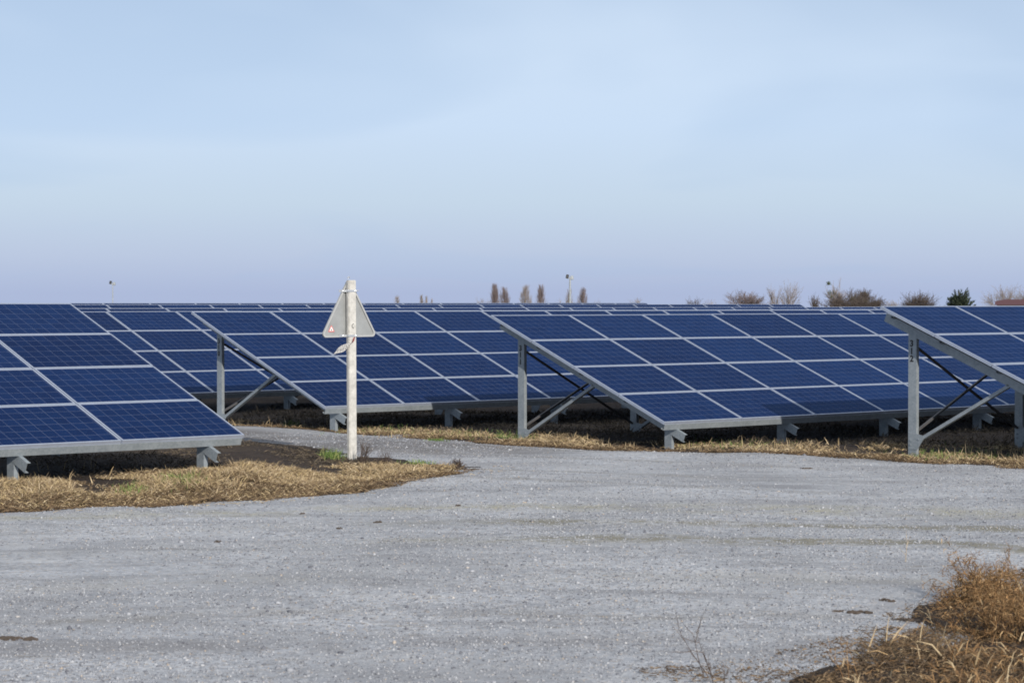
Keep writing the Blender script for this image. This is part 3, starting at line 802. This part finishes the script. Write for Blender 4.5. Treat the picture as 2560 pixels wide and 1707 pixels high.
# twigs as three-sided prisms
def prisms(p0, p1, r0, r1):
    p0, p1 = np.asarray(p0, float), np.asarray(p1, float); n = len(p0)
    d = p1 - p0; d /= np.linalg.norm(d, axis=1, keepdims=True) + 1e-9
    ref = np.where(np.abs(d[:, 2:3]) > .9, [[1., 0, 0]], [[0., 0, 1]])
    s = np.cross(d, ref); s /= np.linalg.norm(s, axis=1, keepdims=True) + 1e-9
    t = np.cross(d, s)
    v = []
    for p, r in ((p0, r0), (p1, r1)):
        for a in (0, 2.094, 4.189):
            v.append(p + (s * math.cos(a) + t * math.sin(a)) * np.asarray(r)[:, None])
    v = np.stack(v, 1).reshape(-1, 3); b = 6 * np.arange(n)[:, None]
    q = np.concatenate([np.concatenate([b + i, b + (i + 1) % 3, b + 3 + (i + 1) % 3, b + 3 + i], 1) for i in range(3)])
    return v, q

class Twigs:
    def __init__(s): s.a, s.b, s.r, s.q = [], [], [], []
    def add(s, a, b, r0, r1): s.a.append(tuple(a)); s.b.append(tuple(b)); s.r.append(r0); s.q.append(r1)
    def mesh(s, name, mat):
        v, q = prisms(s.a, s.b, s.r, s.q)
        return mesh_np(name, v, [q], mat)
def rvec(): return Vector(rng.normal(0, 1, 3)).normalized()

def weed_stems(tw, base, d, length, r, depth, wild=.35, kids=3):
    segs = 5
    p = Vector(base); d = Vector(d).normalized()
    for i in range(segs):
        d = (d + rvec() * wild * .6 + Vector((0, 0, .02))).normalized()
        q = p + d * length / segs
        tw.add(p, q, r * (1 - .13 * i), r * (1 - .13 * (i + 1)))
        if depth and i > 0:
            for _ in range(kids if rng.random() < .8 else 0):
                weed_stems(tw, q, (d + rvec() * .9).normalized(), length * rng.uniform(.3, .55), r * .65, depth - 1, wild, kids)
        p = q

def dry_bush(px, py, hgt, spread, nst, label, mat=M_rust, r=.0042, kids=2, leaf=700):
    g = ground_at(px, py); z0 = float(surf_z(np.array([g.x]), np.array([g.y]))[0])
    root = empty("dry_bush", (g.x, g.y, z0))
    tag(root, label, "dry bush")
    tw = Twigs()
    for _ in range(nst):
        b = (rng.normal(0, spread * .3), rng.normal(0, spread * .3), -.02)
        d = Vector((rng.normal(0, .75), rng.normal(0, .75), rng.uniform(.5, 1.3)))
        weed_stems(tw, b, d, hgt * rng.uniform(.6, 1.25), r, 2, .85, kids)
    link("stems", tw.mesh("stems", mat), root)
    e = np.array(tw.b); e = e[rng.integers(0, len(e), leaf)] + rng.normal(0, .015, (leaf, 3))
    v, q, t = blades(e, rng.uniform(0, 6.28, leaf), rng.uniform(R(-40), R(60), leaf), rng.uniform(.02, .07, leaf), np.full(leaf, .006), rng.uniform(0, 1.6, leaf))
    link("leaves", mesh_np("leaves", v, [q, t], mat), root)
    return root
dry_bush(2462, 1520, .27, .34, 52, "rusty tangled dry bush standing at the gravel edge, upper of two at right")
dry_bush(2550, 1600, .36, .42, 56, "rusty dry bush cut by the right edge, lower of two beside the gravel")
fg = G([(2600, 1412), (2480, 1450), (2385, 1490), (2330, 1550), (2270, 1610), (2200, 1640), (2110, 1680), (2010, 1740), (2000, 1860), (2700, 1860), (2700, 1430)])
fg2 = G([(2620, 1500), (2520, 1550), (2440, 1600), (2390, 1650), (2330, 1700), (2320, 1780), (2700, 1800), (2700, 1500)])
fg3 = G([(2400, 1490), (2250, 1520), (2130, 1600), (1900, 1660), (1600, 1700), (1600, 1760), (2300, 1780), (2350, 1600)])
grass("dry_grass", [sward(sample(fg2, 1900), .07, .22, .005, R(0), R(70), .4), sward(sample(fg, 1200), .06, .18, .004, R(0), R(60), .4)], M_rust, "rusty dry grass tangle in the lower right corner")
grass("brown_litter", [sward(sample(fg, 22000), .03, .11, .006, R(0), R(40), .6), sward(sample(fg3, 4200), .02, .06, .006, R(0), R(20), .9)], M_litter, "dark dead litter round the dry bushes", "dead litter")
grass("stubble", [sward(sample(fg, 420), .10, .24, .008, R(0), R(80), .3)], M_stalk, "pale broken stalks round the dry bushes", "stubble")

def dead_weed(px, py, hgt, nst, lean, label, mat=M_darkweed, depth=1, r=.0035, wild=.14):
    g = ground_at(px, py); z0 = float(surf_z(np.array([g.x]), np.array([g.y]))[0])
    root = empty("dead_weed", (g.x, g.y, z0)); tag(root, label, "dead weed")
    tw = Twigs()
    for _ in range(nst):
        d = Vector((lean + rng.normal(0, .25), rng.normal(0, .3), 1))
        weed_stems(tw, (rng.normal(0, .03), rng.normal(0, .03), -.02), d, hgt * rng.uniform(.6, 1.05), r, depth, wild, 1)
        if nst < 4:
            link("stem", tw.mesh("stem", mat), root); tw = Twigs()
    if nst >= 4: link("stems", tw.mesh("stems", mat), root)
dead_weed(1762, 1712, .33, 3, -.35, "thin dark branching stalk at the bottom edge, left of the others")
dead_weed(1795, 1722, .20, 2, -.15, "short dark twin stalk at the bottom edge beside the branching one")
dead_weed(2105, 1722, .26, 2, -.05, "two upright brown stalks at the bottom edge below the gravel point", M_rust)
dead_weed(2160, 1716, .22, 2, .05, "pair of thin brown stalks right of centre at the bottom edge", M_rust)
dead_weed(905, 1166, .26, 22, .25, "dark dead weed at the right foot of the sign post", wild=.35, r=.004)
dead_weed(955, 1168, .17, 26, .5, "low dark dead weed sprawling right of the sign post's foot", wild=.4, r=.004)
dead_weed(1140, 1173, .11, 40, .3, "flat dark dead weed at the tip of the verge on the gravel", wild=.5, r=.005)
dead_weed(2248, 1420, .26, 1, .05, "lone pale upright stem beside the upper dry bush", M_stalk, wild=.1)

# bits of dead leaf and clods on the gravel
def clod(px, py, sx, sy, sz, label, mat=M_litter):
    g = ground_at(px, py, .05)
    bm = bmesh.new()
    for _ in range(26):
        a = random.uniform(0, 6.28); q = random.random() ** .6
        m4 = Matrix.Translation((math.cos(a) * q * sx, math.sin(a) * q * sy, random.uniform(-.004, .006) * (1.2 - q))) @ Matrix.Diagonal((sx * random.uniform(.12, .34), sy * random.uniform(.15, .4), sz * random.uniform(.3, 1.0), 1))
        r_ = bmesh.ops.create_icosphere(bm, subdivisions=1, radius=1, matrix=m4)
        for v in r_["verts"]: v.co += Vector((random.uniform(-.1, .1) * sx * .3, random.uniform(-.1, .1) * sy * .3, random.uniform(-.2, .2) * sz * .4))
    zc = float(surf_z(np.array([g.x]), np.array([g.y]))[0])
    o = link("dirt_clod", mesh_bm("dirt_clod", bm, M_mud), None, (g.x, g.y, zc), (0, 0, random.uniform(-.3, .3)))
    tag(o, label, "dirt clod", "clods of dark earth on the gravel")
M_mud = plain("dark_earth", (.06, .046, .036), 0.95, 0, .4, 30, .6)
for px, py, sx, sy, label in ((945, 1303, .045, .05, "flat brown clod on the gravel below the sign"), (755, 1282, .03, .04, "small brown clod on the gravel under the verge"),
        (545, 1354, .025, .04, "small dark clod on the left gravel"), (848, 1320, .035, .05, "brown clod just left of the flat one below the sign"), (2215, 1492, .055, .05, "black clod on the gravel left of the dry bush"),
        (2130, 1517, .14, .06, "long dark streak of earth left of the dry bush"), (2260, 1532, .10, .07, "brown earth lump beside the dry bush"),
        (2015, 1170, .08, .05, "thin dark clod on the gravel before the post numbered 312"), (40, 1608, .16, .06, "long dark earth streak at the left edge"),
        (1145, 1264, .03, .05, "tiny brown clod on the gravel in the middle of the road")):
    clod(px, py, sx, sy, .016, label)

# ------------------------------------------------------------------ far trees, house, lamp masts
def far_base(px, dist):
    x = (px - 1280) / FPX * dist
    return x, dist, float(terrain(np.array(x), np.array(dist)))
def top_z(py, dist): return EYE + (HORIZON - py) / FPX * dist

def branch(tw, p, d, ln, r, lev, spread, up, kids, minr):
    segs = 3
    for i in range(segs):
        d = (d + rvec() * .18 + Vector((0, 0, up))).normalized()
        q = p + d * ln / segs
        tw.add(p, q, max(r * (1 - .22 * i), minr), max(r * (1 - .22 * (i + 1)), minr * .7))
        if lev > 0 and (i > 0 or lev < 3):
            for _ in range(kids):
                k = rvec(); k = (k - d * k.dot(d)).normalized()
                branch(tw, q, (d + k * spread * rng.uniform(.6, 1.3)).normalized(), ln * rng.uniform(.5, .75), r * .5, lev - 1, spread, up, kids, minr)
        p = q

def finish_tree(name, px, dist, tw, trunk_h, trunk_r, label, mat, group="bare trees beyond the solar tables"):
    x, y, z = far_base(px, dist)
    root = empty(name, (x, y, z)); tag(root, label, "tree", group)
    bm = bmesh.new(); tube(bm, [(0, 0, -.5), (.02 * trunk_h * .3, 0, trunk_h * .5), (0, 0, trunk_h)], [trunk_r, trunk_r * .75, trunk_r * .3], 7)
    link("trunk", mesh_bm("trunk", bm, M_bark), root)
    cr_ = link("crown", tw.mesh("crown", mat), root)
    return root, cr_

def poplar(px, top, width, dist, label, mat=M_twig, dens=1.0, minr=.019):
    H = top_z(top, dist) - far_base(px, dist)[2]; Wd = width / FPX * dist / 2
    tw = Twigs()
    for _ in range(int(260 * dens)):
        t = rng.uniform(.12, 1.0) ** .9; a = rng.uniform(0, 6.28)
        prof = Wd * min(1, t / .22) ** .6 * max(0, 1.06 - t) ** .62 * 2.15 * rng.uniform(.2, 1.0) ** .6
        tip = Vector((math.cos(a) * prof, math.sin(a) * prof, t * H))
        b = Vector((0, 0, max(.04, t - rng.uniform(.16, .30)) * H))
        m = b.lerp(tip, .5) + Vector((tip.x, tip.y, 0)) * .22
        tw.add(b, m, minr * 1.8, minr * 1.3); tw.add(m, tip, minr * 1.3, minr * .7)
        for _k in range(6):
            q = m.lerp(tip, rng.uniform(-.3, 1)); ln = H * rng.uniform(.03, .09)
            e = q + (Vector((tip.x, tip.y, 0)) * .3 / max(Wd, .1) + Vector((rng.normal(0, .18), rng.normal(0, .18), 1))) * ln
            if e.z < H * 1.01: tw.add(q, e, minr * .9, minr * .5)
    finish_tree("poplar", px, dist, tw, H * .95, .16, label, mat)

def round_tree(px, top, width, dist, label, mat=M_twig, lev=3, n=9, spread=.75, minr=.025, stem=.3, name="bare_tree", mist=0):
    H = top_z(top, dist) - far_base(px, dist)[2]; Wd = width / FPX * dist / 2
    tw = Twigs()
    for i in range(n):
        a = rng.uniform(0, 6.28); lean = rng.uniform(0.1, 1.0)
        d = Vector((math.cos(a) * lean * Wd / H * 1.6, math.sin(a) * lean * Wd / H * 1.6, 1)).normalized()
        branch(tw, Vector((0, 0, H * stem * rng.uniform(.6, 1.2))), d, H * (1 - stem) * .62, .08, lev, spread, .06, 2, minr)
    # keep the crown inside its own height and width
    e = np.array(tw.b); kx = Wd / np.percentile(np.abs(e[:, :2]), 97); kz = H / np.percentile(e[:, 2], 99.6)
    for arr in (tw.a, tw.b): arr[:] = [(p[0] * kx, p[1] * kx, p[2] * kz) for p in arr]
    root, c = finish_tree(name, px, dist, tw, H * stem * 1.3 * kz, .14, label, mat)
    e = np.array(tw.b)
    for _ in range(mist):
        p = e[rng.integers(len(e))]
        if p[2] < H * .6: p = p.copy(); p[2] = H * rng.uniform(.75, .95)
        nl = 140
        pts = p + rng.normal(0, 1, (nl, 3)) * .22 * rng.uniform(.7, 1.3)
        v, q, t = blades(pts, rng.uniform(0, 6.28, nl), rng.uniform(-1, 1.4, nl), rng.uniform(.15, .3, nl), np.full(nl, .09), rng.uniform(0, 1, nl))
        link("mistletoe", mesh_np("mistletoe", v, [q, t], M_mistle), root)

DP = 520
poplar(993, 738, 20, DP, "faint small bare poplar standing alone left of the others", M_twig2, .35)
poplar(1054, 735, 12, DP, "thin bare poplar of a spiky trio, its left one", M_twig2, .4)
poplar(1066, 739, 10, DP + 30, "thin bare poplar of a spiky trio, its middle one", M_twig2, .3)
poplar(1079, 745, 9, DP + 10, "shortest thin bare poplar of a spiky trio", M_twig2, .25)
round_tree(1206, 745, 44, DP, "low pale bare tree left of the dark poplar pair", M_twig2, 2, 6)
poplar(1237, 708, 23, DP, "taller dark bare poplar of the touching pair", M_twig, 1.0)
poplar(1261, 716, 26, DP + 15, "shorter dark bare poplar of the touching pair", M_twig, 1.0)
poplar(1314, 711, 28, DP, "broad bare poplar right of the dark pair", M_twig2, 1.0)
poplar(1352, 710, 22, DP, "slim bare poplar left of the tall lamp mast", M_twig, .8)
poplar(1423, 722, 22, DP + 30, "bare poplar right behind the tall lamp mast", M_twig2, .6)
round_tree(1400, 749, 24, DP, "faint low bare tree left of the lamp mast", M_twig2, 2, 5)
round_tree(1490, 751, 30, DP + 20, "faint low bare tree right of the last poplar", M_twig2, 2, 5)
round_tree(2228, 749, 46, 420, "low sparse bare tree just left of the 312 table's upper corner", M_twig2, 2, 8)
poplar(1457, 717, 23, DP, "bare poplar right of the tall lamp mast", M_twig, .85)
round_tree(1441, 748, 26, DP, "low pale bare tree between two poplars by the mast", M_twig2, 2, 5)
round_tree(1593, 745, 34, DP, "small round bare tree above the end of the farthest table", M_twig2, 2, 9)
round_tree(1735, 744, 40, 430, "small dark bare tree leaning right, alone above the tables", M_twig3, 2, 9)
round_tree(1782, 750, 40, 430, "low bare tree right of the small dark leaning one", M_twig2, 2, 6)
round_tree(1866, 729, 84, 430, "broad brown bare tree with a dense rounded crown", M_twig, 3, 15, .7, .02)
round_tree(1938, 715, 34, 450, "airy pale bare tree, smaller of two side by side", M_twig2, 2, 6, .5, .02)
round_tree(1970, 704, 52, 450, "airy pale bare tree, taller of two side by side", M_twig2, 2, 9, .5, .02)
round_tree(2037, 737, 26, 400, "small dark bare tree left of the dense thicket", M_twig3, 2, 9, .8, .02)
round_tree(2092, 702, 66, 440, "tall airy bare tree with mistletoe rising from the thicket", M_twig2, 3, 5, .55, .018, mist=4)
round_tree(2148, 722, 60, 420, "dense brown tree with mistletoe balls at its top", M_twig3, 3, 12, .7, .022, mist=6)
round_tree(2115, 736, 140, 415, "wide dense brown thicket below the mistletoe trees", M_twig3, 3, 26, .8, .024, .1)
round_tree(2185, 742, 70, 415, "right end of the dense brown thicket, sloping down to the right", M_twig3, 3, 15, .8, .022, .1)
round_tree(2300, 732, 78, 400, "domed brown bare tree between thicket and evergreen", M_twig3, 3, 18, .7, .022, .12)
round_tree(2510, 713, 84, 480, "tall pale bare tree behind the red roof", M_twig2, 3, 7, .6, .018)
round_tree(2565, 720, 60, 485, "pale bare tree cut off at the right edge behind the roof", M_twig2, 3, 6, .6, .018)

def evergreen(px, top, width, dist, label):
    x, y, z = far_base(px, dist); H = top_z(top, dist) - z; Wd = width / FPX * dist / 2
    root = empty("evergreen_tree", (x, y, z)); tag(root, label, "tree")
    bm = bmesh.new(); tube(bm, [(0, 0, -.5), (0, 0, H * .5), (0, 0, H * .9)], [.2, .15, .04], 7)
    link("trunk", mesh_bm("trunk", bm, M_bark), root)
    vs, qs, ts, o = [], [], [], 0
    for _ in range(95):                       # plumes that flare up and outward, mostly to the right
        a = rng.uniform(0, 6.28); h0 = rng.uniform(.05, .55) * H
        rad = Wd * rng.uniform(.3, 1.08)
        tip = np.array([math.cos(a) * rad + .10 * Wd, math.sin(a) * rad, min(H, H * (1.0 - .42 * (rad / Wd) ** 2) * rng.uniform(.72, 1.04))])
        if tip[2] < h0 + .3: h0 = tip[2] * .5
        base = np.array([0, 0, h0])
        nl = 90; u_ = rng.uniform(.25, 1, nl)
        pts = base + (tip - base) * u_[:, None] + rng.normal(0, 1, (nl, 3)) * (.26 * (1.15 - u_))[:, None]
        v, q, t = blades(pts, rng.normal(a, .6, nl), rng.uniform(.4, 1.35, nl), rng.uniform(.2, .5, nl), np.full(nl, .09), rng.uniform(-.3, .3, nl))
        vs.append(v); qs.append(q + o); ts.append(t + o); o += len(v)
    link("crown", mesh_np("crown", np.concatenate(vs), [np.concatenate(qs), np.concatenate(ts)], M_needle), root)
evergreen(2397, 718, 80, 380, "green spiky evergreen, the only green tree on the skyline")

# house with a dark red roof
hx, hy, hz = far_base(2530, 440)
house = empty("house", (hx, hy, hz), R(-12)); tag(house, "cream house with a dark red hipped roof on the right skyline", "house")
eave, ridge_z = top_z(761, 440) - hz, top_z(748.5, 440) - hz
bm = bmesh.new(); box(bm, -2.8, 8, -3, 3, -.5, eave); 
link("wall", mesh_bm("house_wall", bm, M_wall), house)
bm = bmesh.new()
rv = [bm.verts.new(p) for p in ((-3.1, -3.4, eave - .12), (9, -3.4, eave - .12), (9, 3.4, eave - .12), (-3.1, 3.4, eave - .12), (-1.4, 0, ridge_z), (9, 0, ridge_z), (-3.1, -1.2, eave + .55), (-3.1, 1.2, eave + .55))]
for f in ((0, 1, 5, 4, 6), (2, 3, 7, 4, 5), (6, 4, 7), (0, 6, 7, 3), (1, 2, 5), (0, 3, 2, 1)): bm.faces.new([rv[i] for i in f])
link("roof", mesh_bm("house_roof", bm, M_roof), house)

def lamp_mast(px, top, dist, r, label, heads):
    x, y, z = far_base(px, dist); H = top_z(top, dist) - z
    root = empty("lamp_mast", (x, y, z)); tag(root, label, "lamp mast", "lamp masts among the solar tables")
    bm = bmesh.new(); tube(bm, [(0, 0, -.3), (0, 0, H * .5), (0, 0, H - .1)], [r, r * .9, r * .75], 10)
    link("pole", mesh_bm("mast_pole", bm, M_mast), root)
    for sx, sz, tl in heads:
        bm = bmesh.new(); box(bm, -.09, .09, -.08, .08, -.13, .13)
        bmesh.ops.bevel(bm, geom=bm.edges[:], offset=.03, segments=1, affect='EDGES')
        link("lamp_head", mesh_bm("lamp_head", bm, M_mast if sx > 0 else M_box), root, (sx, 0, H - .12 + sz), (0, R(tl), 0))
    bm = bmesh.new(); box(bm, -.2, .2, -.03, .03, H - .22, H - .16)
    link("crossbar", mesh_bm("crossbar", bm, M_mast), root)
M_mast = plain("pale_galvanised_mast", (.30, .33, .35), 0.5, .2)
lamp_mast(1425, 688, 150, .075, "pale lamp mast with two heads rising above the centre tables", ((-.17, .04, 12), (.13, -.04, -8)))
lamp_mast(282, 704, 190, .05, "thin lamp mast with small heads above the left tables", ((-.17, .05, 15), (.13, -.06, -10)))
